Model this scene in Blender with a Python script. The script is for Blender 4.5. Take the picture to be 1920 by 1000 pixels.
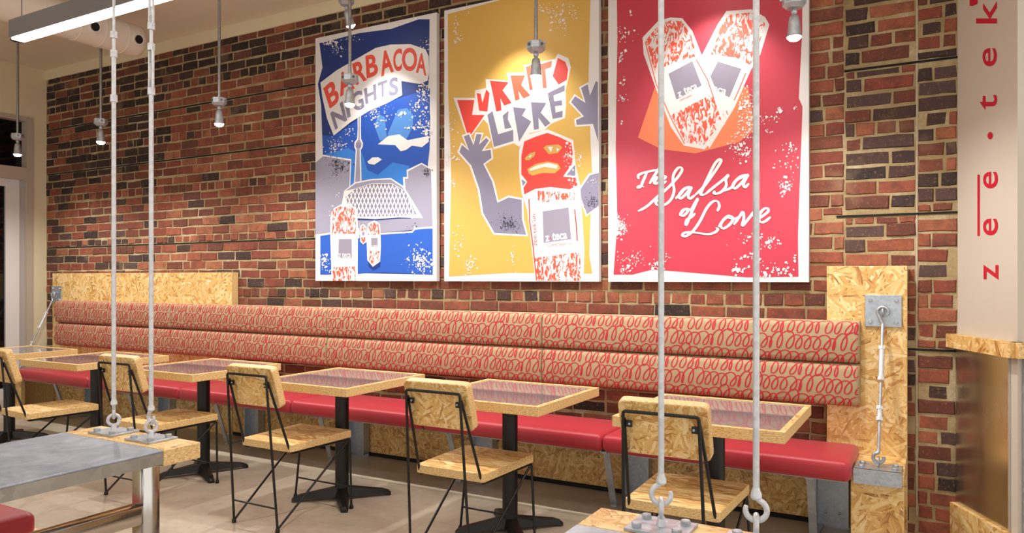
import bpy, bmesh, math, random
from mathutils import Vector, Matrix
for o in list(bpy.data.objects): bpy.data.objects.remove(o)
S = bpy.context.scene
COL = S.collection
random.seed(7)
PI = math.pi
# ------------------------------------------------------------------ camera
F_PX, CX, HOR, CAM_Z, YAW = 1394.0, 960.0, 522.0, 1.364, math.radians(29.54)
cam = bpy.data.cameras.new('camera'); camo = bpy.data.objects.new('camera', cam); COL.objects.link(camo)
camo.location = (0, 0, CAM_Z); camo.rotation_euler = (PI/2, 0, YAW)
cam.sensor_width = 36; cam.lens = F_PX/1920*36; cam.shift_y = (HOR-500)/1920; cam.clip_start = .05
S.camera = camo
SA, CA = math.sin(YAW), math.cos(YAW)
# ------------------------------------------------------------------ world, exposure
w = bpy.data.worlds.new('world'); S.world = w; w.use_nodes = True
w.node_tree.nodes['Background'].inputs[0].default_value = (1.0, .975, .945, 1)
w.node_tree.nodes['Background'].inputs[1].default_value = 1.55
S.view_settings.view_transform = 'Standard'; S.view_settings.look = 'None'
S.view_settings.gamma = 1; S.view_settings.use_curve_mapping = False
S.view_settings.exposure = -0.12
PEND_W, WASH_W, BEAM_E = 80, 40, 20
# ------------------------------------------------------------------ geometry helpers
def ray(px, py):
    u = (px-CX)/F_PX; v = (py-HOR)/F_PX
    return Vector((-SA+u*CA, CA+u*SA, -v))
def on_y(px, py, y):
    d = ray(px, py); return Vector((0, 0, CAM_Z)) + d*(y/d.y)
def proj(p):
    r = p[0]*CA+p[1]*SA; f = -p[0]*SA+p[1]*CA
    return (CX+F_PX*r/f, HOR-F_PX*(p[2]-CAM_Z)/f)
class MB:
    def __init__(s): s.v = []; s.f = []; s.sm = []
    def add(s, vs, fs, smooth=False):
        n = len(s.v); s.v += [tuple(v) for v in vs]
        for f in fs: s.f.append([i+n for i in f]); s.sm.append(smooth)
        return s
    def box(s, x0, x1, y0, y1, z0, z1):
        return s.add([(x0,y0,z0),(x1,y0,z0),(x1,y1,z0),(x0,y1,z0),(x0,y0,z1),(x1,y0,z1),(x1,y1,z1),(x0,y1,z1)],
                     [(3,2,1,0),(4,5,6,7),(0,1,5,4),(1,2,6,5),(2,3,7,6),(3,0,4,7)])
    def bevbox(s, x0, x1, y0, y1, z0, z1, b=.01, seg=2, smooth=True):
        bm = bmesh.new(); bmesh.ops.create_cube(bm, size=1)
        for v in bm.verts:
            v.co = Vector(((x0+x1)/2+v.co.x*(x1-x0), (y0+y1)/2+v.co.y*(y1-y0), (z0+z1)/2+v.co.z*(z1-z0)))
        bmesh.ops.bevel(bm, geom=bm.edges[:], offset=b, segments=seg, profile=.5, affect='EDGES')
        bm.verts.index_update()
        s.add([v.co[:] for v in bm.verts], [[v.index for v in f.verts] for f in bm.faces], smooth); bm.free(); return s
    def prism(s, pts, a, b, axis='y'):          # extrude 2D polygon
        n = len(pts)
        def P(p, t): return {'y':(p[0],t,p[1]),'x':(t,p[0],p[1]),'z':(p[0],p[1],t)}[axis]
        return s.add([P(p,a) for p in pts]+[P(p,b) for p in pts],
                     [list(range(n)), list(range(2*n-1,n-1,-1))]+[[i,(i+1)%n+0,(i+1)%n+n,i+n] for i in range(n)])
    def tube(s, pts, r, seg=10, closed=False, cap=True):
        pts = [Vector(p) for p in pts]; n = len(pts); rs = r if isinstance(r,(list,tuple)) else [r]*n
        tang = []
        for i in range(n):
            if closed: t = pts[(i+1)%n]-pts[i-1]
            else: t = pts[min(i+1,n-1)]-pts[max(i-1,0)]
            if t.length < 1e-9: t = Vector((0,0,1))
            tang.append(t.normalized())
        ref = Vector((0,0,1)) if abs(tang[0].z) < .9 else Vector((1,0,0))
        u = tang[0].cross(ref).normalized(); vs = []
        for i in range(n):
            u = (u - tang[i]*u.dot(tang[i])).normalized(); v = tang[i].cross(u)
            for k in range(seg):
                a = 2*PI*k/seg; vs.append(pts[i]+(u*math.cos(a)+v*math.sin(a))*rs[i])
        fs = []
        m = n if closed else n-1
        for i in range(m):
            j = (i+1)%n
            for k in range(seg):
                l = (k+1)%seg; fs.append((i*seg+k, i*seg+l, j*seg+l, j*seg+k))
        s.add(vs, fs, True)
        if cap and not closed:
            b = len(s.v)-n*seg
            s.f.append([b+k for k in range(seg)][::-1]); s.sm.append(False)
            s.f.append([b+(n-1)*seg+k for k in range(seg)]); s.sm.append(False)
        return s
    def lathe(s, prof, c=(0,0,0), seg=24, M=None, smooth=True):   # prof (r,z)
        vs = []; n = len(prof)
        for r, z in prof:
            for k in range(seg):
                a = 2*PI*k/seg; p = Vector((r*math.cos(a), r*math.sin(a), z))
                if M: p = M @ p
                vs.append(p+Vector(c))
        fs = [(i*seg+k, i*seg+(k+1)%seg, (i+1)*seg+(k+1)%seg, (i+1)*seg+k) for i in range(n-1) for k in range(seg)]
        fs += [[k for k in range(seg)][::-1], [(n-1)*seg+k for k in range(seg)]]
        return s.add(vs, fs, smooth)
    def build(s, name, mat, parent=None, off=None, smooth_angle=True):
        me = bpy.data.meshes.new(name)
        vs = s.v if off is None else [(v[0]-off[0], v[1]-off[1], v[2]-off[2]) for v in s.v]
        me.from_pydata(vs, [], s.f); me.update()
        me.polygons.foreach_set('use_smooth', s.sm)
        if any(s.sm):
            try: me.set_sharp_from_angle(angle=math.radians(40))
            except Exception: pass
        o = bpy.data.objects.new(name, me); COL.objects.link(o)
        if mat: me.materials.append(MAT[mat])
        if parent: o.parent = parent
        return o
def tag(o, label, cat, group=None):
    o['label'] = label; o['category'] = cat
    if group: o['group'] = group
    return o
def thing(name, label, cat, loc=(0,0,0), rz=0, group=None):
    o = bpy.data.objects.new(name, None); COL.objects.link(o); o.location = loc; o.rotation_euler = (0,0,rz)
    o.empty_display_size = .05
    return tag(o, label, cat, group)
def struct(o): o['kind'] = 'structure'; return o
def dup(root, loc, rz=0, label=None):
    r = root.copy(); COL.objects.link(r); r.location = loc; r.rotation_euler = (0,0,rz)
    if label: r['label'] = label
    def rec(src, dst):
        for ch in list(src.children):
            c = ch.copy(); COL.objects.link(c); c.parent = dst; rec(ch, c)
    rec(root, r); return r
# ------------------------------------------------------------------ materials
MAT = {}
def lin(h):
    h = h.lstrip('#'); c = [int(h[i:i+2],16)/255 for i in (0,2,4)]
    return tuple(x/12.92 if x <= .04045 else ((x+.055)/1.055)**2.4 for x in c)+(1,)
class N:
    def __init__(s, name, **kw):
        m = bpy.data.materials.new(name); m.use_nodes = True; MAT[name] = m; s.m = m; s.t = m.node_tree
        s.b = s.t.nodes['Principled BSDF']
        for k, v in kw.items(): s.b.inputs[k.replace('_',' ')].default_value = v
    def n(s, typ, **kw):
        nd = s.t.nodes.new('ShaderNode'+typ)
        for k, v in kw.items():
            if k.startswith('i_'): nd.inputs[k[2:].replace('_',' ')].default_value = v
            else: setattr(nd, k, v)
        return nd
    def l(s, a, b): s.t.links.new(a, b)
    def math(s, op, a, b=None, clamp=False):
        nd = s.n('Math', operation=op); nd.use_clamp = clamp
        for i, x in enumerate((a, b)):
            if x is None: continue
            if isinstance(x, (int,float)): nd.inputs[i].default_value = x
            else: s.l(x, nd.inputs[i])
        return nd.outputs[0]
    def mix(s, f, a, b, blend='MIX'):
        nd = s.n('Mix', data_type='RGBA', blend_type=blend)
        for i, x in ((0,f),(6,a),(7,b)):
            if isinstance(x, (int,float,tuple)): nd.inputs[i].default_value = x
            else: s.l(x, nd.inputs[i])
        return nd.outputs[2]
    def mixf(s, f, a, b):
        nd = s.n('Mix', data_type='FLOAT')
        for i, x in ((0,f),(2,a),(3,b)):
            if isinstance(x, (int,float)): nd.inputs[i].default_value = x
            else: s.l(x, nd.inputs[i])
        return nd.outputs[0]
    def ramp(s, f, stops, interp='LINEAR'):
        nd = s.n('ValToRGB'); cr = nd.color_ramp; cr.interpolation = interp
        while len(cr.elements) < len(stops): cr.elements.new(.5)
        for e, (p, c) in zip(cr.elements, stops): e.position = p; e.color = c
        s.l(f, nd.inputs[0]); return nd.outputs[0]
    def obj(s): return s.n('TexCoord').outputs['Object']
    def noise(s, vec, scale, detail=3, rough=.5, dist=0):
        nd = s.n('TexNoise'); nd.inputs['Scale'].default_value = scale; nd.inputs['Detail'].default_value = detail
        nd.inputs['Roughness'].default_value = rough; nd.inputs['Distortion'].default_value = dist
        if vec is not None: s.l(vec, nd.inputs['Vector'])
        return nd.outputs['Fac']
    def bump(s, h, strength=.3, dist=.002):
        nd = s.n('Bump'); nd.inputs['Strength'].default_value = strength; nd.inputs['Distance'].default_value = dist
        s.l(h, nd.inputs['Height']); s.l(nd.outputs[0], s.b.inputs['Normal'])
    def col(s, c): s.l(c, s.b.inputs['Base Color'])
def simple(name, hexc, rough=.6, metal=0, var=0, scale=30, **kw):
    m = N(name, Roughness=rough, Metallic=metal, **kw); c = lin(hexc)
    if var:
        f = m.noise(m.obj(), scale, 4, .6)
        m.col(m.mix(f, tuple(x*(1-var) for x in c[:3])+(1,), tuple(min(1,x*(1+var)) for x in c[:3])+(1,)))
    else: m.b.inputs['Base Color'].default_value = c
    return m
def osb(name, face, stops, size=1.0, edge=None, mono=False):
    """strand board: face = axis of the board's broad side"""
    m = N(name, Roughness=.45)
    tc = m.n('TexCoord'); P = m.n('SeparateXYZ'); m.l(tc.outputs['Object'], P.inputs[0])
    Q = m.n('SeparateXYZ'); m.l(tc.outputs['Normal'], Q.inputs[0])
    ax = m.math('GREATER_THAN', m.math('ABSOLUTE', Q.outputs[0]), .6)
    az = m.math('GREATER_THAN', m.math('ABSOLUTE', Q.outputs[2]), .6)
    ay = m.math('GREATER_THAN', m.math('ABSOLUTE', Q.outputs[1]), .6)
    u = m.mixf(ax, P.outputs[0], P.outputs[1]); v = m.mixf(az, P.outputs[2], P.outputs[1])
    rnd = m.math('MULTIPLY', m.n('ObjectInfo').outputs['Random'], 53.0)
    C = m.n('CombineXYZ'); m.l(m.math('ADD', u, rnd), C.inputs[0]); m.l(m.math('ADD', v, rnd), C.inputs[1])
    wn = m.n('TexNoise', i_Scale=9.0/size, i_Detail=2.0); m.l(C.outputs[0], wn.inputs['Vector'])
    wv = m.n('VectorMath', operation='MULTIPLY_ADD'); m.l(wn.outputs['Color'], wv.inputs[0])
    wv.inputs[1].default_value = (.03*size,.03*size,0); m.l(C.outputs[0], wv.inputs[2])
    angs = [0.05,.75,1.35,2.0,2.65] if not mono else [0.0,.12,-.15,.5,-.4]
    pr = val = None
    for i, a in enumerate(angs):
        mp = m.n('Mapping'); m.l(wv.outputs[0], mp.inputs[0])
        mp.inputs['Rotation'].default_value = (0,0,a); mp.inputs['Location'].default_value = (i*3.7,i*1.9,0)
        sc = m.n('VectorMath', operation='MULTIPLY'); m.l(mp.outputs[0], sc.inputs[0])
        sc.inputs[1].default_value = (12/size, 74/size, 1)
        vo = m.n('TexVoronoi', voronoi_dimensions='2D'); m.l(sc.outputs[0], vo.inputs['Vector']); vo.inputs['Scale'].default_value = 1
        X = m.n('SeparateXYZ'); m.l(vo.outputs['Color'], X.inputs[0])
        gs = m.n('VectorMath', operation='MULTIPLY'); m.l(mp.outputs[0], gs.inputs[0]); gs.inputs[1].default_value = (14/size, 260/size, 1)
        g = m.noise(gs.outputs[0], 1.0, 2, .6)
        vi = m.math('ADD', m.math('ADD', m.math('MULTIPLY', X.outputs[1], .60), m.math('MULTIPLY', g, .62)), m.math('MULTIPLY', vo.outputs['Distance'], -.16))
        if pr is None: pr, val = X.outputs[0], vi
        else:
            gt = m.math('GREATER_THAN', X.outputs[0], pr); val = m.mixf(gt, val, vi); pr = m.math('MAXIMUM', pr, X.outputs[0])
    c = m.ramp(val, stops)
    cl = m.noise(C.outputs[0], 2.2/size, 2)
    c = m.mix(m.math('MULTIPLY', cl, .35), c, lin('#e6c48c'), 'MULTIPLY')
    if face:   # cut edges of the board: fine layered strands
        e = {'z': m.math('MAXIMUM', ax, ay), 'y': m.math('MAXIMUM', ax, az), 'x': m.math('MAXIMUM', ay, az)}[face]
        es = m.n('VectorMath', operation='MULTIPLY'); m.l(C.outputs[0], es.inputs[0]); es.inputs[1].default_value = (70, 240, 1)
        en = m.noise(es.outputs[0], 1.0, 3, .65)
        ec = m.ramp(en, [(.28,lin('#94703f')),(.42,lin('#d2aa6e')),(.55,lin('#e6c48a')),(.75,lin('#f2dcae'))])
        c = m.mix(e, c, ec)
    m.col(c); m.bump(val, .25, .0015)
    return m
GOLD = [(.10,lin('#6a3c1c')),(.19,lin('#a06a34')),(.28,lin('#c99858')),(.42,lin('#dbb06a')),(.58,lin('#e6c280')),(.75,lin('#f0d49a')),(.95,lin('#f6e4be'))]
BROWN = [(.08,lin('#5a361a')),(.18,lin('#8f6230')),(.3,lin('#b8884a')),(.5,lin('#d0a25e')),(.75,lin('#e2bc7c')),(1,lin('#efd6a4'))]
osb('osb_wall','y',GOLD,1.15); osb('osb_table','z',GOLD,.8); osb('osb_seat','z',GOLD,1.0,mono=True); osb('osb_back','y',GOLD,.8); osb('osb_kick','y',BROWN,1.0)
osb('osb_end','z',GOLD,1.0); osb('osb_post',None,GOLD,1.2)
def brickmat():
    m = N('brick', Roughness=.85); o = m.obj()
    at = m.n('Attribute'); at.attribute_name = 'bcol'
    n1 = m.noise(o, 14, 5, .65); n2 = m.noise(o, 60, 4, .7); n3 = m.noise(o, 3.1, 3, .6)
    c = m.mix(m.math('MULTIPLY', m.ramp(n1,[(.42,(0,0,0,1)),(.68,(1,1,1,1))]), .6), at.outputs['Color'], lin('#46302a'))
    c = m.mix(m.math('MULTIPLY', m.ramp(n2,[(.55,(0,0,0,1)),(.78,(1,1,1,1))]), .4), c, lin('#c98a62'))
    c = m.mix(m.math('MULTIPLY', m.ramp(n3,[(.58,(0,0,0,1)),(.75,(1,1,1,1))]), .3), c, lin('#b59a78'))
    m.col(c); m.bump(n2, .55, .004)
brickmat()
def mortarmat():
    m = N('mortar', Roughness=.95); o = m.obj()
    n1 = m.noise(o, 5, 4, .6); n2 = m.noise(o, 90, 4, .7)
    c = m.ramp(n1, [(.3,lin('#937d58')),(.5,lin('#ac976f')),(.7,lin('#c6b798'))])
    X = m.n('SeparateXYZ'); m.l(o, X.inputs[0])
    white = m.math('MULTIPLY', m.ramp(X.outputs[2], [(.9/4,(1,1,1,1)),(1.5/4,(0,0,0,1))]), .0)
    c = m.mix(m.math('MULTIPLY', m.ramp(n2,[(.4,(0,0,0,1)),(.8,(1,1,1,1))]), .5), c, lin('#7d6a48'))
    m.col(c); m.bump(n2, .8, .006)
mortarmat()
simple('limewash', '#b9ab98', .9, var=.25, scale=40)
simple('old_wood', '#120d0b', .9, var=.4, scale=60)
simple('plaster', '#ddd0ae', .85, var=.04, scale=3)
simple('ceiling_paint', '#e3d9c4', .9, var=.03, scale=2)
simple('column_paint', '#c9bfb2', .6, var=.03, scale=3)
simple('column_paint_light', '#d8d4ce', .6)
simple('red_letter', '#c41230', .5)
def floormat():
    m = N('floor', Roughness=.32); o = m.obj()
    n1 = m.noise(o, 1.3, 5, .6, .6); n2 = m.noise(o, 18, 5, .7); n3 = m.noise(o, 120, 3, .6)
    c = m.ramp(n1, [(.3,lin('#a19381')),(.5,lin('#bbad9a')),(.72,lin('#cdc1af'))])
    c = m.mix(m.math('MULTIPLY', m.ramp(n2,[(.5,(0,0,0,1)),(.8,(1,1,1,1))]), .35), c, lin('#75695a'))
    c = m.mix(m.math('MULTIPLY', m.ramp(n3,[(.6,(0,0,0,1)),(.75,(1,1,1,1))]), .3), c, lin('#5d5348'))
    m.col(c); m.l(m.math('ADD', m.math('MULTIPLY', n2, .25), .22), m.b.inputs['Roughness'])
floormat()
def galv(name, hexc, rough, metal, sp=45):
    m = N(name, Metallic=metal, Roughness=rough); o = m.obj()
    vo = m.n('TexVoronoi', i_Scale=float(sp)); m.l(o, vo.inputs['Vector']); X = m.n('SeparateXYZ'); m.l(vo.outputs['Color'], X.inputs[0])
    n = m.noise(o, 22, 4, .7); c = lin(hexc)
    f = m.math('ADD', m.math('MULTIPLY', X.outputs[0], .45), m.math('MULTIPLY', n, .55))
    m.col(m.mix(f, tuple(x*.72 for x in c[:3])+(1,), tuple(min(1,x*1.2) for x in c[:3])+(1,)))
    m.l(m.math('ADD', m.math('MULTIPLY', f, .25), rough-.12), m.b.inputs['Roughness'])
galv('galvanised', '#b4b9bf', .45, .75); galv('rod_metal', '#d6d8db', .4, .35, 60); galv('dull_steel', '#a49f98', .38, .85, 30)
simple('polished_steel', '#c4bfb9', .13, 1.0, .12, 9); galv('plate_metal', '#b9c1ca', .4, .8, 70); galv('conduit', '#9c9d9f', .35, .9, 80); galv('dark_metal', '#6d6e70', .4, .8)
def zinc():
    m = N('zinc_top', Metallic=.35, Roughness=.38); o = m.obj()
    n1 = m.noise(o, 7, 6, .65, 1.2); n2 = m.noise(o, 40, 4, .6)
    c = m.ramp(n1, [(.32,lin('#8d96a6')),(.5,lin('#a8b0be')),(.68,lin('#c2c9d4'))])
    m.col(m.mix(m.math('MULTIPLY', n2, .3), c, lin('#6f7684')))
zinc()
def sheet():
    m = N('brushed_sheet', Metallic=1.0, Roughness=.22); o = m.obj()
    sc = m.n('VectorMath', operation='MULTIPLY'); m.l(o, sc.inputs[0]); sc.inputs[1].default_value = (4,4,.8)
    n = m.noise(sc.outputs[0], 3, 3, .6); m.col(m.mix(n, lin('#c8c2ba'), lin('#e0dcd6')))
    m.l(m.math('ADD', m.math('MULTIPLY', n, .18), .16), m.b.inputs['Roughness'])
sheet()
simple('black_steel', '#040404', .45, 0)
simple('black_cast', '#040404', .4, 0)
simple('table_glass', '#857b82', .07, 0, Specular_IOR_Level=.8, Coat_Weight=.6)
simple('beam_metal', '#8e8e93', .4, .5)
simple('white_duct', '#e2dacb', .55)
simple('duct_hole', '#0a0a0a', .8)
simple('poster_white', '#dedbda', .55)
def vinyl():
    m = N('red_vinyl', Roughness=.42); o = m.obj()
    n = m.noise(o, 3, 2); n2 = m.noise(o, 260, 2)
    m.col(m.mix(n, lin('#ab2233'), lin('#b92d37'))); m.bump(n2, .12, .001)
    m.b.inputs['Sheen Weight'].default_value = .1
vinyl()
def fabric():
    m = N('tan_fabric', Roughness=.85); o = m.obj()
    sc = m.n('VectorMath', operation='MULTIPLY'); m.l(o, sc.inputs[0]); sc.inputs[1].default_value = (1,1,3)
    n = m.noise(sc.outputs[0], 220, 3, .7); n2 = m.noise(o, 4, 2)
    m.col(m.mix(n, lin('#9d8867'), lin('#bda782'))); m.bump(n, .2, .001)
fabric()
simple('scribble_red', '#bf1a33', .75)
simple('door_white', '#d9d4d2', .5); simple('door_grey', '#a7a19d', .5); simple('casing', '#b5a795', .6)
simple('dark_glass', '#050507', .05)
def emit(name, col, st):
    m = N(name); m.b.inputs['Emission Color'].default_value = col; m.b.inputs['Emission Strength'].default_value = st
emit('bulb_glow', (1,.93,.82,1), 60); emit('tube_glow', (1,.98,.95,1), BEAM_E); emit('ceiling_fill_glow', (1,.96,.9,1), 5)
for nm, h in dict(p_navy='#0f2f74', p_blue='#1c4fae', p_blue2='#2f79cf', p_blue3='#4d86cc', p_water='#2458b8', p_waterdk='#15307e', p_white='#e2dfdf', p_red='#e0503f',
        p_red2='#e8634a', p_grey='#9592a6', p_greydk='#817d95', p_black='#22202c', p_yellow='#cfa650', p_mred='#df4038', p_crimson='#bd3549', p_orange='#ea7f55',
        p_shadow='#5d2a24', p_logo='#8d8799').items(): simple(nm, h, .5)
def foil():
    m = N('p_foil', Roughness=.5); o = m.obj()
    sc = m.n('VectorMath', operation='MULTIPLY'); m.l(o, sc.inputs[0]); sc.inputs[1].default_value = (2.2,1,1)
    n = m.noise(sc.outputs[0], 16, 4, .62, 1.6)
    m.col(m.ramp(n, [(.0,lin('#e8563f')),(.495,lin('#e8563f')),(.505,lin('#e2dfdf')),(1,lin('#e2dfdf'))]))
foil()
# ------------------------------------------------------------------ the shell
WY = 4.5; XL, XR = -8.33, .11; CEIL = 3.6; BRICK_TOP = 3.5
struct(MB().box(-8.6, 5, -5, 4.75, -.1, 0).build('floor', 'floor'))
struct(MB().box(-8.6, 5, -5, 4.75, CEIL, CEIL+.1).build('ceiling', 'ceiling_paint'))
wall = struct(MB().box(-8.6, 1.6, WY+.006, WY+.25, 0, CEIL).build('wall_back', 'mortar'))
struct(MB().prism([(-8.6+.27,BRICK_TOP-.004),(XR+.2,BRICK_TOP-.004),(XR+.2,CEIL),(-8.33,CEIL)], WY-.012, WY+.012).build('trim_1', 'plaster'))
# left end wall with door and transom
wl = struct(MB().box(XL-.2, XL, 4.365, WY+.011, 0, CEIL).box(XL-.2, XL, 3.2, 4.365, 3.07, CEIL).box(XL-.2, XL, -5, 3.2, 0, CEIL).build('wall_left', 'plaster'))
d = struct(MB().box(XL-.12, XL-.015, 3.2, 3.27, 0, 3.07).box(XL-.12, XL+.012, 4.30, 4.365, 0, 3.07).box(XL-.12, XL+.006, 3.27, 4.30, 3.02, 3.07)
           .box(XL-.12, XL+.006, 3.27, 4.30, 2.40, 2.53).build('trim_2', 'casing'))
d = struct(MB().box(XL-.1, XL-.09, 3.27, 4.30, 2.53, 3.02).build('window_1', 'dark_glass'))
door = struct(MB().box(XL-.09, XL-.04, 4.12, 4.25, 0, 2.40).box(XL-.09, XL-.04, 3.32, 3.45, 0, 2.40).box(XL-.09, XL-.04, 3.45, 4.12, 2.32, 2.40).box(XL-.09, XL-.04, 3.45, 4.12, 0, .22).build('door_1', 'door_white'))
MB().box(XL-.075, XL-.065, 3.45, 4.12, .22, 2.32).build('pane', 'dark_glass', door)
MB().box(XL-.1, XL-.03, 4.25, 4.30, 0, 2.40).box(XL-.1, XL-.03, 3.27, 3.32, 0, 2.40).build('door_jamb', 'door_grey', door)
# angled painted column at the right
A = Vector((XR, WY)); B = Vector((.331, 4.048)); Cc = B+Vector((CA, SA))*1.2
def colprism(a, b, c, z0, z1):
    return MB().prism([tuple(a), tuple(b), tuple(c), (c[0], 5.2), (a[0], 5.2)], z0, z1, 'z')
wr = struct(colprism(A, B, Cc, 0, CEIL).build('wall_right', 'column_paint'))
nrm = Vector((B.y-A.y, A.x-B.x)).normalized()          # outward (towards the room)
if nrm.dot(Vector((-1,-1))) < 0: nrm = -nrm
tdir = (B-A).normalized(); rdir = Vector((CA, SA)); rn = Vector((SA, -CA))
def facebox(t0, t1, n0, n1, z0, z1, o=A, td=tdir, nn=nrm):
    p = [o+td*t0+nn*n0, o+td*t1+nn*n0, o+td*t1+nn*n1, o+td*t0+nn*n1]
    return MB().prism([tuple(q) for q in p], z0, z1, 'z')
LB = (B-A).length
cap = facebox(-.02, LB+.03, -.02, .05, 1.005, 1.075).build('ledge', 'osb_post', wr)
facebox(-.03, 1.2, -.02, .05, 1.005, 1.075, B, rdir, rn).build('return_ledge', 'osb_post', cap)
sh = facebox(.004, LB-.05, .001, .012, .2, 1.004).build('metal_panel', 'brushed_sheet', wr)
tr = facebox(.02, .16, .002, .02, 0, 1.004, B, rdir, rn).build('corner_trim', 'galvanised', wr)
bb = facebox(-.01, LB, .001, .035, 0, .199).build('kick_board', 'osb_post', wr)
# ------------------------------------------------------------------ bricks
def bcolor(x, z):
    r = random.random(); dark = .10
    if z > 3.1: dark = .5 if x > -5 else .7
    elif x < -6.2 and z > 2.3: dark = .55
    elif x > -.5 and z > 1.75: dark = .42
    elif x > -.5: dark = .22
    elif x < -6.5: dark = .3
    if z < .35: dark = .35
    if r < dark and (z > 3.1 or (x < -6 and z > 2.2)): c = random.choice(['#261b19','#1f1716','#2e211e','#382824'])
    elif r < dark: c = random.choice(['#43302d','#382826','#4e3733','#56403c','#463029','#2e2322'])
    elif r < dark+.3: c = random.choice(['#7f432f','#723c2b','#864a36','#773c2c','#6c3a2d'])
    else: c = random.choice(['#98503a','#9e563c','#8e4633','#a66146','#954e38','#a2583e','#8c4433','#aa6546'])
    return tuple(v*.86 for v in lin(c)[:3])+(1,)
def ringbrick(x0, x1, z0, z1, yf):
    j = lambda s: random.uniform(-s, s)
    L = x1-x0; n = 3 if L > .15 else 2
    bot = [(x0+L*i/n, z0) for i in range(n+1)]; top = [(x1-L*i/n, z1) for i in range(n+1)]
    ring = [(a+j(.0035), b+j(.003)) for a, b in bot+top]
    k = len(ring); cx, cz = (x0+x1)/2, (z0+z1)/2
    ins = [(a+(.006 if a < cx-.01 else -.006 if a > cx+.01 else 0), b+(.005 if b < cz else -.005)) for a, b in ring]
    t = (j(.003), j(.003))
    fr = [(a, yf+j(.0012)+(a-cx)*t[0]*6+(b-cz)*t[1]*8, b) for a, b in ins]
    vs = [(a, WY+.02, b) for a, b in ring]+[(a, yf+.007, b) for a, b in ring]+fr
    fs = [(i,(i+1)%k,(i+1)%k+k,i+k) for i in range(k)]+[(i+k,(i+1)%k+k,(i+1)%k+2*k,i+2*k) for i in range(k)]+[[i+2*k for i in range(k)]]
    return vs, fs
SPLITX = -.43
bricks = []
def lay(xa, xb, zoff, seed, wob):
    k = 0; z = zoff
    while z+.02 < BRICK_TOP:
        head = (k % 6 == 3); L = .108 if head else (.222 if xb-xa > 1 else .245)
        x = xa - random.uniform(0, L)
        ph = random.uniform(0, 6)
        while x < xb:
            l = L*random.uniform(.9, 1.1)
            if random.random() < .03: l *= .5
            a, b = max(x, xa), min(x+l-.010, xb-.003)
            if b-a > .035:
                wv = wob*math.sin(x*1.3+ph)+random.uniform(-.002,.002)
                h = .0685+random.uniform(-.004,.003)
                bricks.append((a, b, max(.002,z+wv), min(z+h+wv,BRICK_TOP), WY+random.uniform(-.004,.004)))
            x += l
        z += .080; k += 1
lay(XL+.01, SPLITX, .008, 1, .003); lay(SPLITX+.006, XR-.19, -.014, 2, .004); lay(XR-.18, XR, .01, 3, .002)
STRIPS = [(-8.3, -4.4, 2.955), (-8.3, -3.2, 2.478), (-8.3, -4.3, 1.69), (-.47, XR, 1.708), (-.43, XR, 2.515), (-.12, XR, .985)]
nb = []
for b in bricks:
    for xa, xb, zs in STRIPS:
        if b[1] > xa and b[0] < xb and b[2]-.0 < zs+.012 and b[3] > zs-.012:
            if zs > (b[2]+b[3])/2: b = (b[0],b[1],b[2],zs-.011,b[4])
            else: b = (b[0],b[1],zs+.011,b[3],b[4])
    if b[3]-b[2] > .02: nb.append(b)
bricks = nb
POST = [(591, 819, 527, 22), (833, 1123, 528, -75), (1140, 1517, 528, -200)]
def hidden(px, py):
    if px < 0 or px > 1790 or py < 0 or py > 1000: return True
    for a, b, lo, hi in POST:
        if a < px < b+4 and hi < py < lo: return True
    if 97 < px < 433 and py > 511: return True
    if 1549 < px < 1700 and py > 498: return True
    if px < 1612 and py > 566+(px-108)*.0233: return True
    return False
info = []
for i, b in enumerate(bricks):
    c = proj(((b[0]+b[1])/2, WY, (b[2]+b[3])/2)); p = proj((b[0], WY, b[2])); q = proj((b[1], WY, b[3]))
    info.append((0 if hidden(*c) else abs((q[0]-p[0])*(q[1]-p[1])), i))
info.sort(reverse=True); big = set(i for _, i in info[:300])
rest = MB(); restcol = []
def setcol(me, cols):
    at = me.attributes.new('bcol', 'FLOAT_COLOR', 'POINT'); at.data.foreach_set('color', [c for q in cols for c in q])
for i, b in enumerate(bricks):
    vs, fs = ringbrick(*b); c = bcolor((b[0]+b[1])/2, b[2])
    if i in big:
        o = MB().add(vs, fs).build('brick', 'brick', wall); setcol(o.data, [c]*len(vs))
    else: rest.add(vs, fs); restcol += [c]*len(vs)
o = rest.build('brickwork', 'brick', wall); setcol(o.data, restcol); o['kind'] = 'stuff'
for xa, xb, zs in STRIPS:
    MB().box(xa, xb, WY-.001, WY+.02, zs-.006, zs+.005).build('bond_timber', 'old_wood', wall)
MB().box(XR-.189, XR-.183, WY+.001, WY+.015, .1, 3.45).build('plaster_line', 'limewash', wall)
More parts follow.
